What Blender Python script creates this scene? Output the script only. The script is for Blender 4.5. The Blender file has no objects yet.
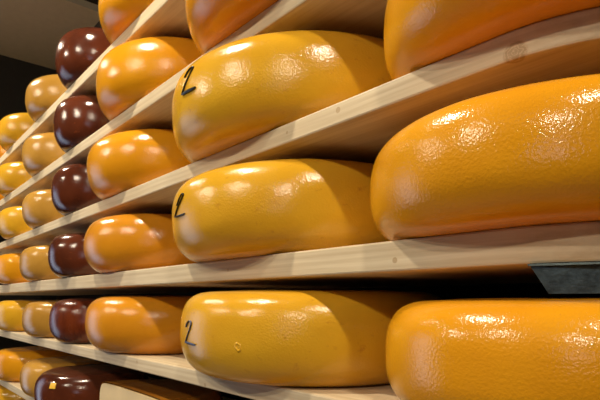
import bpy, bmesh, math, random
from mathutils import Vector, noise

sc = bpy.context.scene
COL = sc.collection

# ------------------------------------------------------------------ camera
CAM_Z = 1.5
cam_d = bpy.data.cameras.new('camera')
cam = bpy.data.objects.new('camera', cam_d)
COL.objects.link(cam)
cam.location = (0, 0, CAM_Z)
cam.rotation_euler = (math.radians(90), 0, math.pi/2 - 0.71185)
cam_d.sensor_width = 36.0
cam_d.lens = 30.6
cam_d.shift_y = 101/600
cam_d.clip_start = 0.01
sc.camera = cam

# ------------------------------------------------------------------ world, exposure
w = bpy.data.worlds.new('world')
sc.world = w
w.use_nodes = True
w.node_tree.nodes['Background'].inputs[0].default_value = (0.55, 0.7, 1.0, 1)
w.node_tree.nodes['Background'].inputs[1].default_value = 1.0
sc.view_settings.view_transform = 'Standard'
sc.view_settings.look = 'None'
sc.view_settings.exposure = -0.17
sc.view_settings.gamma = 1.0
sc.view_settings.use_curve_mapping = False

# ceiling spots of the shop (x, y, z above floor, power)
SPOTS = [(-2.25, -0.12, 2.74, 62), (-0.92, -0.12, 2.74, 62), (0.45, -0.12, 2.74, 50),
         (-2.40, -1.60, 2.74, 44), (-0.92, -1.60, 2.74, 52), (0.72, -1.50, 2.74, 52)]
SPOT_COL = (1.0, 0.87, 0.66)


def area(name, loc, rot, sx, sy, power, col):
    d = bpy.data.lights.new(name, 'AREA')
    d.shape = 'RECTANGLE'
    d.size, d.size_y, d.energy, d.color = sx, sy, power, col
    o = bpy.data.objects.new(name, d)
    COL.objects.link(o)
    o.location, o.rotation_euler = loc, rot
    return o


# daylight through the shop window in the left end wall
area('window_daylight', (-3.04, -0.80, 1.25), (0, math.radians(-90), 0), 1.5, 0.7, 5, (0.72, 0.84, 1.0))
# daylight through the window behind the photographer
area('side_daylight', (1.1, -2.57, 1.95), (math.radians(90), 0, 0), 0.8, 0.5, 3, (0.86, 0.88, 1.0))
# added soft fill light high over the aisle behind the photographer
area('aisle_fill', (0.6, -1.6, 2.75), (0, 0, 0), 1.6, 0.5, 2, (1.0, 0.86, 0.66))


# ------------------------------------------------------------------ materials
def mat(name):
    m = bpy.data.materials.new(name)
    m.use_nodes = True
    nt = m.node_tree
    return m, nt, nt.nodes['Principled BSDF'], nt.nodes.new, nt.links.new


def ramp(nt, stops):
    r = nt.nodes.new('ShaderNodeValToRGB')
    e = r.color_ramp.elements
    while len(e) < len(stops):
        e.new(0.5)
    for i, (p, c) in enumerate(stops):
        e[i].position = p
        e[i].color = (*c, 1)
    return r


def noise_node(nt, vec, scale, detail=3, rough=0.5, mscale=None):
    n = nt.nodes.new('ShaderNodeTexNoise')
    n.inputs['Scale'].default_value = scale
    n.inputs['Detail'].default_value = detail
    n.inputs['Roughness'].default_value = rough
    if mscale:
        mp = nt.nodes.new('ShaderNodeMapping')
        mp.inputs['Scale'].default_value = mscale
        nt.links.new(vec, mp.inputs['Vector'])
        vec = mp.outputs['Vector']
    nt.links.new(vec, n.inputs['Vector'])
    return n


def mix(nt, fac, a, b, mode='MIX'):
    m = nt.nodes.new('ShaderNodeMix')
    m.data_type = 'RGBA'
    m.blend_type = mode
    for sock, v in ((m.inputs[0], fac), (m.inputs[6], a), (m.inputs[7], b)):
        if hasattr(v, 'is_linked') or isinstance(v, bpy.types.NodeSocket):
            nt.links.new(v, sock)
        elif isinstance(v, (int, float)):
            sock.default_value = v
        else:
            sock.default_value = (*v, 1)
    return m.outputs[2]


def wax(name, base, dark, spot, rough=0.12, bump=0.30, streak=0.0, sss=0.0):
    m, nt, b, new, link = mat(name)
    tc = new('ShaderNodeTexCoord')
    info = new('ShaderNodeObjectInfo')
    add = new('ShaderNodeVectorMath'); add.operation = 'ADD'
    link(tc.outputs['Object'], add.inputs[0])
    sc_ = new('ShaderNodeVectorMath'); sc_.operation = 'SCALE'
    link(info.outputs['Location'], sc_.inputs[0]); sc_.inputs['Scale'].default_value = 3.1
    link(sc_.outputs[0], add.inputs[1])
    v = add.outputs[0]
    n1 = noise_node(nt, v, 9, 4, 0.55)
    r1 = ramp(nt, [(0.32, dark), (0.66, base)])
    link(n1.outputs['Fac'], r1.inputs[0])
    n2 = noise_node(nt, v, 60, 5, 0.6, (1, 1, 1.6))
    r2 = ramp(nt, [(0.62, (0, 0, 0)), (0.78, (1, 1, 1))])
    link(n2.outputs['Fac'], r2.inputs[0])
    c = mix(nt, r2.outputs[0], r1.outputs[0], spot)
    if streak:
        n4 = noise_node(nt, v, 14, 4, 0.6, (5, 5, 0.5))
        r4 = ramp(nt, [(0.45, (0, 0, 0)), (0.7, (1, 1, 1))])
        link(n4.outputs['Fac'], r4.inputs[0])
        fm = new('ShaderNodeMath'); fm.operation = 'MULTIPLY'
        link(r4.outputs[0], fm.inputs[0]); fm.inputs[1].default_value = streak
        c = mix(nt, fm.outputs[0], c, dark)
    link(c, b.inputs['Base Color'])
    n3 = noise_node(nt, v, 420, 2, 0.5)
    n5 = noise_node(nt, v, 35, 3, 0.5)
    s = new('ShaderNodeMath'); s.operation = 'MULTIPLY_ADD'
    link(n5.outputs['Fac'], s.inputs[0]); s.inputs[1].default_value = 0.5
    link(n3.outputs['Fac'], s.inputs[2])
    bp = new('ShaderNodeBump')
    bp.inputs['Strength'].default_value = bump
    bp.inputs['Distance'].default_value = 0.0012
    link(s.outputs[0], bp.inputs['Height'])
    link(bp.outputs[0], b.inputs['Normal'])
    nr = noise_node(nt, v, 22, 3, 0.5)
    mr = new('ShaderNodeMapRange')
    mr.inputs['From Min'].default_value = 0.35; mr.inputs['From Max'].default_value = 0.7
    mr.inputs['To Min'].default_value = rough; mr.inputs['To Max'].default_value = rough + 0.12
    link(nr.outputs['Fac'], mr.inputs['Value'])
    link(mr.outputs[0], b.inputs['Roughness'])
    b.inputs['IOR'].default_value = 1.5
    b.inputs['Subsurface Weight'].default_value = sss
    b.inputs['Subsurface Radius'].default_value = (0.02, 0.008, 0.002)
    b.inputs['Subsurface Scale'].default_value = 0.3
    return m


M = {}
M['yellow'] = wax('yellow_wax', (0.76, 0.42, 0.024), (0.68, 0.35, 0.020), (0.55, 0.25, 0.02))
M['amber'] = wax('amber_wax', (0.78, 0.345, 0.010), (0.70, 0.285, 0.010), (0.72, 0.30, 0.01))
M['orange'] = wax('orange_wax', (0.70, 0.29, 0.014), (0.60, 0.23, 0.012), (0.62, 0.21, 0.01))
M['straw'] = wax('straw_wax', (0.58, 0.31, 0.055), (0.46, 0.23, 0.035), (0.45, 0.21, 0.03))
M['rind'] = wax('brown_orange_rind', (0.34, 0.13, 0.012), (0.24, 0.08, 0.008), (0.3, 0.12, 0.02))
M['brown'] = wax('brown_wax', (0.125, 0.030, 0.012), (0.05, 0.013, 0.007), (0.22, 0.05, 0.015), rough=0.10, bump=0.16)
M['streaky'] = wax('streaky_brown_wax', (0.20, 0.040, 0.010), (0.06, 0.010, 0.005), (0.25, 0.06, 0.02), rough=0.16, bump=0.25, streak=0.9)


def wood(name, tint=(1, 1, 1), knots=()):
    m, nt, b, new, link = mat(name)
    tc = new('ShaderNodeTexCoord')
    v = tc.outputs['Object']
    # distort the coordinates round each knot so the grain flows about it
    masks = []
    for (kx, ky, kz, kr) in knots:
        d = new('ShaderNodeVectorMath'); d.operation = 'DISTANCE'
        link(tc.outputs['Object'], d.inputs[0]); d.inputs[1].default_value = (kx, ky, kz)
        mr = new('ShaderNodeMapRange'); mr.interpolation_type = 'SMOOTHSTEP'
        mr.inputs['From Min'].default_value = kr * 1.15; mr.inputs['From Max'].default_value = kr * 0.85
        link(d.outputs['Value'], mr.inputs['Value'])
        rg = new('ShaderNodeMath'); rg.operation = 'SINE'
        rm = new('ShaderNodeMath'); rm.operation = 'MULTIPLY'
        nk = noise_node(nt, tc.outputs['Object'], 260, 3, 0.6, (0.6, 1, 1))
        da = new('ShaderNodeMath'); da.operation = 'MULTIPLY_ADD'
        link(nk.outputs['Fac'], da.inputs[0]); da.inputs[1].default_value = kr * 1.2
        link(d.outputs['Value'], da.inputs[2])
        link(da.outputs[0], rm.inputs[0]); rm.inputs[1].default_value = 17 / kr
        link(rm.outputs[0], rg.inputs[0])
        masks.append((mr.outputs[0], rg.outputs[0]))
    n0 = noise_node(nt, v, 3.0, 2, 0.5, (1, 6, 6))
    n1 = noise_node(nt, v, 9, 5, 0.62, (0.5, 14, 16))
    wv = new('ShaderNodeTexWave')
    wv.wave_type = 'BANDS'; wv.bands_direction = 'Z'
    wv.inputs['Scale'].default_value = 26; wv.inputs['Distortion'].default_value = 5
    wv.inputs['Detail'].default_value = 2; wv.inputs['Detail Scale'].default_value = 1.2
    mp = new('ShaderNodeMapping'); mp.inputs['Scale'].default_value = (0.10, 1.1, 1.3)
    link(v, mp.inputs['Vector']); link(mp.outputs[0], wv.inputs['Vector'])
    t = lambda c: tuple(a * k for a, k in zip(c, tint))
    r1 = ramp(nt, [(0.3, t((0.62, 0.49, 0.32))), (0.75, t((0.82, 0.70, 0.50)))])
    link(n1.outputs['Fac'], r1.inputs[0])
    r2 = ramp(nt, [(0.3, (0.84, 0.80, 0.72)), (0.8, (1, 1, 1))])
    link(wv.outputs['Fac'], r2.inputs[0])
    c = mix(nt, 0.45, r1.outputs[0], r2.outputs[0], 'MULTIPLY')
    r3 = ramp(nt, [(0.35, (0.90, 0.87, 0.82)), (0.65, (1, 1, 1))])
    link(n0.outputs['Fac'], r3.inputs[0])
    c = mix(nt, 0.7, c, r3.outputs[0], 'MULTIPLY')
    for mk, rg in masks:
        kc = ramp(nt, [(0.2, (0.42, 0.27, 0.13)), (0.8, (0.58, 0.42, 0.24))])
        link(rg, kc.inputs[0])
        fm = new('ShaderNodeMath'); fm.operation = 'MULTIPLY'
        link(mk, fm.inputs[0]); fm.inputs[1].default_value = 0.75
        c = mix(nt, fm.outputs[0], c, kc.outputs[0])
    link(c, b.inputs['Base Color'])
    b.inputs['Roughness'].default_value = 0.62
    bp = new('ShaderNodeBump'); bp.inputs['Strength'].default_value = 0.12
    bp.inputs['Distance'].default_value = 0.001
    link(n1.outputs['Fac'], bp.inputs['Height'])
    link(bp.outputs[0], b.inputs['Normal'])
    return m


def plain(name, col, rough=0.6, metal=0.0, nscale=30, var=0.12, bump=0.05):
    m, nt, b, new, link = mat(name)
    tc = new('ShaderNodeTexCoord')
    n = noise_node(nt, tc.outputs['Object'], nscale, 4, 0.6)
    r = ramp(nt, [(0.3, tuple(c * (1 - var) for c in col)), (0.7, tuple(min(1, c * (1 + var)) for c in col))])
    link(n.outputs['Fac'], r.inputs[0])
    link(r.outputs[0], b.inputs['Base Color'])
    b.inputs['Roughness'].default_value = rough
    b.inputs['Metallic'].default_value = metal
    bp = new('ShaderNodeBump'); bp.inputs['Strength'].default_value = bump
    bp.inputs['Distance'].default_value = 0.002
    link(n.outputs['Fac'], bp.inputs['Height'])
    link(bp.outputs[0], b.inputs['Normal'])
    return m


M['ink'] = plain('black_ink', (0.015, 0.012, 0.01), 0.35)
M['blue_ink'] = plain('blue_ink', (0.07, 0.085, 0.16), 0.4)
M['dark_wall'] = plain('dark_wall_paint', (0.018, 0.015, 0.012), 0.8)
M['soffit'] = plain('greige_paint', (0.60, 0.53, 0.41), 0.8, var=0.04)
M['ceiling'] = plain('dark_ceiling_paint', (0.02, 0.017, 0.014), 0.85)
M['plaster'] = plain('pale_plaster', (0.20, 0.16, 0.12), 0.85, var=0.05)
M['tile'] = plain('grey_floor_tile', (0.26, 0.23, 0.20), 0.35, nscale=5)
M['rail'] = plain('dark_steel', (0.05, 0.068, 0.07), 0.38, 0.6, nscale=120, var=0.5, bump=0.25)
M['lamp_metal'] = plain('white_lamp_metal', (0.7, 0.7, 0.68), 0.4)
M['cut'] = plain('pale_cut_cheese', (0.74, 0.55, 0.27), 0.5, nscale=14, var=0.07)
M['sticker'] = plain('yellow_sticker', (0.85, 0.5, 0.04), 0.4, var=0.03)
M['frame'] = plain('dark_window_frame', (0.04, 0.04, 0.045), 0.4)
g, nt, b, new, link = mat('window_glass')
b.inputs['Base Color'].default_value = (0.9, 0.95, 1, 1)
b.inputs['Roughness'].default_value = 0.02
b.inputs['Transmission Weight'].default_value = 1.0
M['glass'] = g
g, nt, b, new, link = mat('lamp_diffuser')
b.inputs['Emission Color'].default_value = (1, 0.85, 0.62, 1)
b.inputs['Emission Strength'].default_value = 6
M['glow'] = g


# ------------------------------------------------------------------ helpers
def build(name, bm, m, parent=None, smooth=False, loc=None):
    me = bpy.data.meshes.new(name)
    bmesh.ops.recalc_face_normals(bm, faces=bm.faces)
    bm.to_mesh(me)
    bm.free()
    me.materials.append(m)
    if smooth:
        for p in me.polygons:
            p.use_smooth = True
    o = bpy.data.objects.new(name, me)
    COL.objects.link(o)
    if parent:
        o.parent = parent
    if loc:
        o.location = loc
    return o


def box(bm, x0, x1, y0, y1, z0, z1):
    vs = [bm.verts.new((x, y, z)) for x in (x0, x1) for y in (y0, y1) for z in (z0, z1)]
    for f in ((0, 1, 3, 2), (4, 6, 7, 5), (0, 4, 5, 1), (2, 3, 7, 6), (0, 2, 6, 4), (1, 5, 7, 3)):
        bm.faces.new([vs[i] for i in f])


def structure(name, boxes, m):
    bm = bmesh.new()
    for bx in boxes:
        box(bm, *bx)
    o = build(name, bm, m)
    o['kind'] = 'structure'
    return o


def tag(o, label, cat, group=None):
    o['label'] = label
    o['category'] = cat
    if group:
        o['group'] = group
    return o


# ------------------------------------------------------------------ room
XL, XR, YB, YF, ZC = -3.07, 2.2, 0.84, -2.6, 2.83
structure('floor', [(XL, XR, YF, YB, -0.05, 0)], M['tile'])
structure('ceiling', [(XL, XR, YF, YB, ZC, ZC + 0.05)], M['ceiling'])
structure('wall_back', [(XL - 0.1, XR + 0.1, YB, YB + 0.1, 0, ZC)], M['dark_wall'])
structure('wall_front', [(XL - 0.1, 0.65, YF - 0.1, YF, 0, ZC), (1.55, XR + 0.1, YF - 0.1, YF, 0, ZC),
                         (0.65, 1.55, YF - 0.1, YF, 0, 1.65), (0.65, 1.55, YF - 0.1, YF, 2.25, ZC)], M['plaster'])
win2 = structure('window_2', [(0.65, 1.55, YF - 0.08, YF - 0.02, 1.65, 1.69), (0.65, 1.55, YF - 0.08, YF - 0.02, 2.21, 2.25),
                              (0.65, 0.69, YF - 0.08, YF - 0.02, 1.69, 2.21), (1.51, 1.55, YF - 0.08, YF - 0.02, 1.69, 2.21)], M['frame'])
bm = bmesh.new(); box(bm, 0.69, 1.51, YF - 0.055, YF - 0.045, 1.69, 2.21)
build('pane', bm, M['glass'], win2)
structure('wall_right', [(XR, XR + 0.1, YF, YB, 0, ZC)], M['plaster'])
WY0, WY1, WZ0, WZ1 = -1.45, -0.15, 0.25, 2.25
structure('wall_left', [(XL - 0.1, XL, WY1, YB, 0, ZC), (XL - 0.1, XL, YF, WY0, 0, ZC),
                        (XL - 0.1, XL, WY0, WY1, 0, WZ0), (XL - 0.1, XL, WY0, WY1, WZ1, ZC)], M['dark_wall'])
win = structure('window_1', [(XL - 0.08, XL - 0.02, WY0, WY1, WZ0, WZ0 + 0.05), (XL - 0.08, XL - 0.02, WY0, WY1, WZ1 - 0.05, WZ1),
                             (XL - 0.08, XL - 0.02, WY0, WY0 + 0.05, WZ0 + 0.05, WZ1 - 0.05), (XL - 0.08, XL - 0.02, WY1 - 0.05, WY1, WZ0 + 0.05, WZ1 - 0.05),
                             (XL - 0.08, XL - 0.02, -0.825, -0.775, WZ0 + 0.05, WZ1 - 0.05)], M['frame'])
bm = bmesh.new(); box(bm, XL - 0.055, XL - 0.045, WY0 + 0.05, WY1 - 0.05, WZ0 + 0.05, WZ1 - 0.05)
pane = build('pane', bm, M['glass'], win)
# dropped greige band of ceiling over the far end of the shelving
structure('trim_1', [(XL, -2.33, -0.05, YB, 2.8, 2.83)], M['soffit'])

# ------------------------------------------------------------------ shelf boards
D = 0.3972            # distance of the shelf fronts from the camera line
TH = 0.0245
LEV = {'X': 0.537, 'Y': 0.378, 'A': 0.2185, 'B': 0.0596, 'C': -0.1075, 'D': -0.289, 'E': -0.440}
SX0, SX1 = -2.95, 0.19


def front_y(x):
    return D + (3.5 * (x + 0.21) ** 2 if x > -0.21 else 0.0)


def shelf(lev, m, label, TH=TH):
    z1 = CAM_Z + LEV[lev]
    z0 = z1 - TH
    xs = [SX0 + i * (-0.21 - SX0) / 40 for i in range(40)] + [-0.21 + i * 0.335 / 24 for i in range(25)]
    e = 0.0022
    bm = bmesh.new()
    prof = [(0.0, z0 + e), (0.0, z1 - e), (e * .3, z1 - e * .3), (e, z1), (None, z1), (None, z0), (e, z0), (e * .3, z0 + e * .3)]
    rings = []
    for x in xs:
        fy = min(front_y(x), 0.825)
        rings.append([bm.verts.new((x, (fy + p) if p is not None else 0.835, z)) for p, z in prof])
    n = len(prof)
    for a, b_ in zip(rings, rings[1:]):
        for i in range(n):
            bm.faces.new((a[i], a[(i + 1) % n], b_[(i + 1) % n], b_[i]))
    bm.faces.new(rings[0]); bm.faces.new(rings[-1])
    o = build('shelf_board', bm, m)
    return tag(o, label, 'shelf', 'pine cheese shelves')


def at(x, zrel, r):
    return (x, D, CAM_Z + zrel, r)


W_plain = wood('pine_wood')
W_up = wood('pine_wood_with_big_knot', knots=[(-0.197, D, CAM_Z + 0.199, 0.0095), (-0.3965, D, CAM_Z + 0.2096, 0.0034), (-0.485, D, CAM_Z + 0.207, 0.002)])
W_mid = wood('pine_wood_with_small_knots', knots=[(-0.6175, D, CAM_Z + 0.0442, 0.0022), (-0.318, D, CAM_Z + 0.040, 0.003)])
W_low = wood('pale_pine_wood', knots=[(-0.933, D, CAM_Z - 0.1155, 0.003), (-0.6815, D, CAM_Z - 0.1277, 0.003)])
shelf('X', W_plain, 'highest pine shelf board visible, only its end showing at top left')
shelf('Y', W_plain, 'second highest pine shelf board, cut off by the top edge near the middle')
shelf('A', W_up, 'pine shelf board with a big round knot, rising steeply to the top right')
shelf('B', W_mid, 'pine shelf board above the dark gap, rising gently across the whole view', TH=0.0305)
shelf('C', W_low, 'pine shelf board sloping down to the right, under the row with the blue 2')
shelf('D', W_plain, 'low pine shelf board carrying the cut pale cheese, just visible at bottom left')
shelf('E', W_plain, 'lowest pine shelf board under the bottom left corner wheels')


# ------------------------------------------------------------------ cheese wheels
def profile(R, h, bulge, pt, pb, n=22):
    """half section from the bottom centre to the top centre"""
    pts = [(0.0, 0.0), (R * 0.35, 0.0), (R * 0.6, 0.0)]
    a = h / 2
    rb = R - bulge
    seq = []
    for i in range(n + 1):
        t = -math.pi / 2 + math.pi * i / n
        s, c = math.sin(t), math.cos(t)
        p = pt if s > 0 else pb
        zz = math.copysign(abs(s) ** (2 / p), s) * a
        rr = rb + bulge * (abs(c) ** (2 / p))
        seq.append((rr, a + zz))
    pts += seq
    dome = h * 0.02
    pts += [(R * 0.6, h + dome * .7), (R * 0.35, h + dome), (0.0, h + dome)]
    return pts


def surf(R, h, bulge, pt, pb, z):
    """radius of the wheel's side at height z"""
    a = h / 2
    u = min(1, abs((z - a) / a))
    p = pt if z > a else pb
    return R - bulge + bulge * (1 - u ** p) ** (1 / p)


def wheel_bm(R, h, bulge, pt, pb, seed, N=112, cut=None):
    prof = profile(R, h, bulge, pt, pb)
    bm = bmesh.new()
    off = Vector((seed * 7.3, seed * 3.1, 0))
    rings = []
    for (r, z) in prof:
        if r == 0.0:
            rings.append([bm.verts.new((0, 0, z))])
            continue
        ring = []
        for k in range(N):
            a = 2 * math.pi * k / N
            q = Vector((math.cos(a), math.sin(a), z * 12)) * 1.3 + off
            dr = 0.0016 * noise.noise(q) + 0.0005 * noise.noise(q * 4)
            dz = 0.0016 * noise.noise(q * 0.8 + Vector((5, 5, 5))) if z > h * 0.5 else 0
            rr = r + dr * min(1, r / R * 1.2)
            ring.append(bm.verts.new((rr * math.cos(a), rr * math.sin(a), z + dz)))
        rings.append(ring)
    for a, b_ in zip(rings, rings[1:]):
        if len(a) == 1:
            for k in range(N):
                bm.faces.new((a[0], b_[(k + 1) % N], b_[k]))
        elif len(b_) == 1:
            for k in range(N):
                bm.faces.new((a[k], a[(k + 1) % N], b_[0]))
        else:
            for k in range(N):
                bm.faces.new((a[k], a[(k + 1) % N], b_[(k + 1) % N], b_[k]))
    return bm


#        R     height bulge  top-p bottom-p
KIND = {'big': (0.216, 0.121, 0.052, 2.8, 2.4),
        'wide': (0.182, 0.104, 0.048, 2.8, 2.5),
        'mid': (0.179, 0.117, 0.048, 2.4, 2.2),
        'small': (0.117, 0.111, 0.042, 2.35, 2.2),
        'light': (0.145, 0.106, 0.040, 2.5, 2.3),
        'far': (0.150, 0.109, 0.040, 2.5, 2.3)}
OVER = {'big': -0.064, 'wide': -0.057, 'mid': -0.042, 'small': -0.035, 'light': -0.035, 'far': -0.035}
count = [0]


def wheel(kind, m, lev, x, label, group=None, h=None, R=None, over=None):
    k = list(KIND[kind])
    if h: k[1] = h
    if R: k[0] = R
    count[0] += 1
    y = D + k[0] + (OVER[kind] if over is None else over)
    bm = wheel_bm(*k, seed=count[0])
    o = build('cheese_wheel', bm, M[m], smooth=True, loc=(x, y, CAM_Z + LEV[lev]))
    tag(o, label, 'cheese', group or 'waxed cheese wheels on the pine shelves')
    o['dims'] = tuple(k)
    return o


def strokes(parent, name, paths, m, turn=0.0, thin=0.72):
    """pen strokes lying on the wheel's side; paths of (angle deg, height, half width)"""
    k = list(parent['dims'])
    bm = bmesh.new()
    for path in paths:
        pts = []
        for (a, z, wd) in path:
            r = surf(*k, z) + 0.0016
            t = math.radians(a + turn)
            pts.append((Vector((r * math.cos(t), r * math.sin(t), z)), Vector((math.cos(t), math.sin(t), 0)), wd * thin))
        # resample (Catmull-Rom)
        fine = []
        for i in range(len(pts) - 1):
            p0 = pts[max(0, i - 1)]; p1 = pts[i]; p2 = pts[i + 1]; p3 = pts[min(len(pts) - 1, i + 2)]
            for s in range(6):
                t = s / 6
                f = lambda a, b, c, d: 0.5 * (2 * b + (c - a) * t + (2 * a - 5 * b + 4 * c - d) * t * t + (3 * b - a - 3 * c + d) * t ** 3)
                fine.append((f(p0[0], p1[0], p2[0], p3[0]), p1[1].lerp(p2[1], t), p1[2] * (1 - t) + p2[2] * t))
        fine.append(pts[-1])
        prev = None
        for i, (p, nrm, wd) in enumerate(fine):
            q = fine[min(i + 1, len(fine) - 1)][0] - fine[max(i - 1, 0)][0]
            side = q.cross(nrm).normalized() * wd
            cur = [bm.verts.new(p + side + nrm * 0.0), bm.verts.new(p + nrm * 0.0006), bm.verts.new(p - side),
                   bm.verts.new(p - nrm * 0.004)]
            if prev:
                for j in range(4):
                    bm.faces.new((prev[j], prev[(j + 1) % 4], cur[(j + 1) % 4], cur[j]))
            else:
                bm.faces.new(cur)
            prev = cur
        bm.faces.new(prev)
    o = build(name, bm, m, parent)
    return o


# --- row on the top visible board
wheel('mid', 'amber', 'X', -0.988, 'orange cheese wheel cut off by the top edge')
wheel('small', 'brown', 'X', -1.324, 'topmost dark brown cheese wheel, against the greige ceiling band', h=0.124)
wheel('light', 'straw', 'X', -1.625, 'topmost pale straw cheese wheel, against the black wall')
wheel('far', 'yellow', 'X', -2.026, 'topmost yellow cheese wheel at the left edge, behind the topmost straw one')
wheel('far', 'orange', 'X', -2.400, 'dim orange wheel glimpsed at the left edge, farthest on the highest shelf')
# --- second board
wheel('big', 'orange', 'Y', -0.570, 'big orange cheese wheel cut off by the top edge, above the upper wheel marked 2')
wheel('mid', 'amber', 'Y', -1.005, 'orange cheese wheel on the second highest shelf, left of the upper wheel marked 2', h=0.123)
wheel('small', 'brown', 'Y', -1.342, 'dark brown cheese wheel second from the top of its column', h=0.126)
wheel('light', 'straw', 'Y', -1.661, 'pale straw cheese wheel second from the top of its column', h=0.111)
wheel('far', 'yellow', 'Y', -2.061, 'yellow far left cheese wheel second from the top')
wheel('far', 'orange', 'Y', -2.420, 'orange wheel sliver at the left edge, farthest on the second highest shelf')
# --- board with the big knot
wheel('wide', 'amber', 'A', -0.200, 'big orange cheese wheel in the top right corner on the knotty shelf')
wA = wheel('big', 'yellow', 'A', -0.613, 'yellow cheese wheel with a bold black 2, highest of the three marked ones')
wheel('mid', 'amber', 'A', -1.060, 'orange cheese wheel left of the highest wheel marked 2, on the knotty shelf', h=0.123)
wheel('small', 'brown', 'A', -1.360, 'red-brown cheese wheel third from the top of its column', h=0.121)
wheel('light', 'straw', 'A', -1.661, 'pale straw cheese wheel third from the top of its column')
wheel('far', 'yellow', 'A', -2.026, 'yellow far left cheese wheel third from the top')
# --- board above the dark gap
wheel('wide', 'amber', 'B', -0.219, 'big glossy orange cheese wheel at right centre, under the big knot', R=0.180, h=0.102)
wB = wheel('big', 'yellow', 'B', -0.614, 'big yellow cheese wheel with a thin black 2 at its left edge, in the middle', R=0.206)
wheel('mid', 'orange', 'B', -1.078, 'deep orange cheese wheel left of the middle wheel marked 2')
wheel('small', 'brown', 'B', -1.388, 'red-brown cheese wheel fourth from the top of its column, above the dark gap')
wheel('light', 'straw', 'B', -1.699, 'pale straw cheese wheel fourth from the top, above the dark gap')
wheel('far', 'amber', 'B', -2.079, 'orange far left cheese wheel above the dark gap')
# --- board just under eye level
wheel('wide', 'amber', 'C', -0.198, 'big glossy orange cheese wheel in the bottom right corner, under the metal rail', R=0.180, h=0.1085)
wC = wheel('big', 'yellow', 'C', -0.588, 'big yellow cheese wheel with a faint blue 2, lowest of the three marked ones', R=0.206)
wheel('mid', 'orange', 'C', -1.070, 'smooth orange cheese wheel left of the lowest wheel marked 2')
wheel('small', 'streaky', 'C', -1.378, 'streaky brown cheese wheel in the row just below the dark gap')
wheel('light', 'straw', 'C', -1.661, 'pale straw cheese wheel in the row just below the dark gap')
wheel('far', 'yellow', 'C', -2.079, 'yellow far left cheese wheel just below the dark gap')
# --- low board
wheel('mid', 'orange', 'D', -0.480, 'orange cheese wheel peeping from the bottom edge, right of the cut pale cheese', R=0.18)
wD = wheel('small', 'brown', 'D', -1.375, 'red-brown cheese wheel with a small yellow sticker, left of the cut pale cheese', R=0.14, over=-0.07)
wheel('light', 'straw', 'D', -1.690, 'pale straw cheese wheel on the low shelf, behind the stickered brown wheel')
wheel('far', 'amber', 'D', -2.116, 'orange far left cheese wheel on the low shelf')
# --- lowest board
wheel('light', 'straw', 'E', -1.866, 'pale cheese wheel peeping out under the low shelf, in the bottom left corner')
wheel('far', 'yellow', 'E', -2.250, 'yellow cheese wheel at the very left edge of the bottom corner')

# hand-written figures
# (angle, height above the wheel's base, half width)
zA = LEV['A']; zB = LEV['B']; zC = LEV['C']
strokes(wA, 'ink_mark', [[(-98.5, 0.0855, .0009), (-96.5, 0.0925, .0010), (-94.3, 0.0950, .0011), (-92.9, 0.0930, .0013), (-93.8, 0.0875, .0014),
                          (-96.8, 0.0765, .0009), (-99.8, 0.0650, .0012)],
                         [(-100, 0.0640, .0022), (-96.5, 0.0632, .0030), (-93, 0.0622, .0030), (-90.2, 0.0620, .0020)]], M['ink'], 4.5, 0.62)
strokes(wB, 'ink_mark', [[(-104.5, .0740, .0006), (-102, .083, .0007), (-99.8, .0885, .0009), (-98.2, .0865, .0010), (-99.5, .0805, .0008),
                          (-103.5, .070, .0006), (-106.8, .0600, .0008)],
                         [(-107.2, .0595, .0016), (-103, .0590, .0018), (-98.5, .0585, .0020), (-96, .0590, .0012)]], M['ink'], 3.0, 0.5)
strokes(wC, 'ink_mark', [[(-104.5, .072, .0006), (-103.3, .078, .0008), (-101.2, .0810, .0009), (-99.4, .0785, .0010), (-100, .0725, .0010),
                          (-102.3, .062, .0008), (-105, .052, .0009)],
                         [(-105.3, .0515, .0018), (-101.8, .0512, .0021), (-98.2, .0505, .0021), (-96, .0500, .0014)]], M['blue_ink'], 3.5, 0.72)
# sticker on the low brown wheel
k = list(wD['dims'])
bm = bmesh.new()
rows = []
for j in range(4):
    z = 0.080 + j * 0.0042
    row = []
    for i in range(5):
        a = math.radians(-64 + i * 1.8)
        r = surf(*k, z) + 0.0022
        row.append(bm.verts.new((r * math.cos(a), r * math.sin(a), z)))
    rows.append(row)
for a, b_ in zip(rows, rows[1:]):
    for i in range(4):
        bm.faces.new((a[i], a[i + 1], b_[i + 1], b_[i]))
ext = bmesh.ops.extrude_face_region(bm, geom=bm.faces[:])
for v in ext['geom']:
    if isinstance(v, bmesh.types.BMVert):
        n_ = Vector((v.co.x, v.co.y, 0)).normalized()
        v.co -= n_ * 0.003
s = build('sticker', bm, M['sticker'], wD)
s['label'] = 'small yellow paper sticker'


# small crater-like scar in the wax of the lowest marked wheel
k = list(wC['dims'])
bm = bmesh.new()
a0, z0 = math.radians(-69.6), 0.052
t1 = Vector((-math.sin(a0), math.cos(a0), 0)); nr = Vector((math.cos(a0), math.sin(a0), 0)); up = Vector((0, 0, 1))
c0 = nr * (surf(*k, z0) - 0.0010)
prev = None; first = None
rnd = random.Random(4)
for i in range(21):
    th = 2 * math.pi * (i % 20) / 20
    rr = 0.0040 + (rnd.random() - 0.5) * 0.0022 if i < 20 else None
    if rr is None:
        cur = first
    else:
        dirv = t1 * math.cos(th) + up * math.sin(th)
        ctr = c0 + up * z0 + dirv * rr
        cur = [bm.verts.new(ctr + (dirv * math.cos(q) + nr * math.sin(q)) * 0.0021) for q in [j * math.pi / 4 for j in range(8)]]
        first = first or cur
    if prev:
        for j in range(8):
            bm.faces.new((prev[j], prev[(j + 1) % 8], cur[(j + 1) % 8], cur[j]))
    prev = cur
build('wax_scar', bm, M['yellow'], wC, smooth=True)


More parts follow.
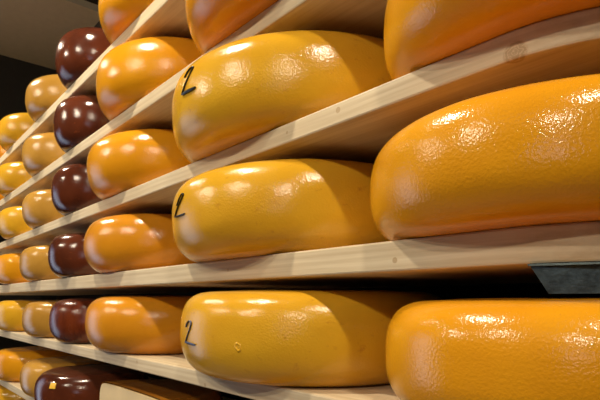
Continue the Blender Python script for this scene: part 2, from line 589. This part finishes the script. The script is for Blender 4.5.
# cut half wheel on the low board: rind plus a flat pale cut face towards the aisle
def half_wheel(x, y, R, h):
    prof = profile(R, h, 0.034, 2.8, 3.0)
    N = 56
    bm = bmesh.new()
    rings = []
    for (r, z) in prof:
        if r == 0.0:
            rings.append([bm.verts.new((0, 0, z))])
        else:
            rings.append([bm.verts.new((r * math.cos(math.pi * q / N), r * math.sin(math.pi * q / N), z)) for q in range(N + 1)])
    for a, b_ in zip(rings, rings[1:]):
        for q in range(N):
            if len(a) == 1:
                bm.faces.new((a[0], b_[q + 1], b_[q]))
            elif len(b_) == 1:
                bm.faces.new((a[q], a[q + 1], b_[0]))
            else:
                bm.faces.new((a[q], a[q + 1], b_[q + 1], b_[q]))
    o = build('cut_cheese', bm, M['rind'], smooth=True, loc=(x, y, CAM_Z + LEV['D']))
    bm = bmesh.new()
    ring = [(r, z) for r, z in prof if r > 0] + []
    outline = [(r, z) for r, z in ring] + [(-r, z) for r, z in reversed(ring)]
    inn = 0.003
    cz = h / 2
    fr = [bm.verts.new((a * (1 - inn / R), -0.0015, cz + (z - cz) * (1 - 2 * inn / h))) for a, z in outline]
    bk = [bm.verts.new((v.co.x, 0.004, v.co.z)) for v in fr]
    bm.faces.new(fr); bm.faces.new(list(reversed(bk)))
    for i in range(len(fr)):
        j = (i + 1) % len(fr)
        bm.faces.new((fr[i], fr[j], bk[j], bk[i]))
    c = build('cut_face', bm, M['cut'], o)
    c['label'] = 'flat pale cut face'
    return o


ch = half_wheel(-0.965, D + 0.004, 0.178, 0.114)
tag(ch, 'half cheese with a flat pale cut face, beside the stickered brown wheel', 'cheese', 'waxed cheese wheels on the pine shelves')

# ------------------------------------------------------------------ steel rail under the board, with a slanted end
zt = CAM_Z + LEV['B'] - 0.0305
bm = bmesh.new()
X0, X1 = -0.186, 0.06
sect = [(0.395, zt), (0.395, zt - 0.0018), (0.3985, zt - 0.0018), (0.4035, zt - 0.0235), (0.4075, zt - 0.0235), (0.4025, zt - 0.0005), (0.43, zt - 0.0005), (0.43, zt)]
ends = []
for x, sl in ((X0, 0.55), (X1, 0.0)):
    ends.append([bm.verts.new((x + (zt - z) * sl, y + (0.10 if x > 0 else 0.0), z)) for y, z in sect])
for i in range(len(sect)):
    j = (i + 1) % len(sect)
    bm.faces.new((ends[0][i], ends[0][j], ends[1][j], ends[1][i]))
bm.faces.new(ends[0]); bm.faces.new(ends[1])
rail = build('metal_rail', bm, M['rail'])
tag(rail, 'dark grey-green metal rail with a slanted end, in the dark gap at right', 'rail')

# ------------------------------------------------------------------ ceiling spots
for i, (x, y, z, p) in enumerate(SPOTS):
    d = bpy.data.lights.new('spot_lamp', 'SPOT')
    d.energy = p
    d.color = SPOT_COL
    d.spot_size = math.radians(125); d.spot_blend = 0.6
    d.shadow_soft_size = 0.035
    lo = bpy.data.objects.new('spot_lamp', d)
    COL.objects.link(lo)
    lo.location = (x, y, z - 0.02)
    tgt = Vector((x, D if y < -1 else 0.15, 1.4))
    lo.rotation_euler = (tgt - Vector(lo.location)).to_track_quat('-Z', 'Y').to_euler()
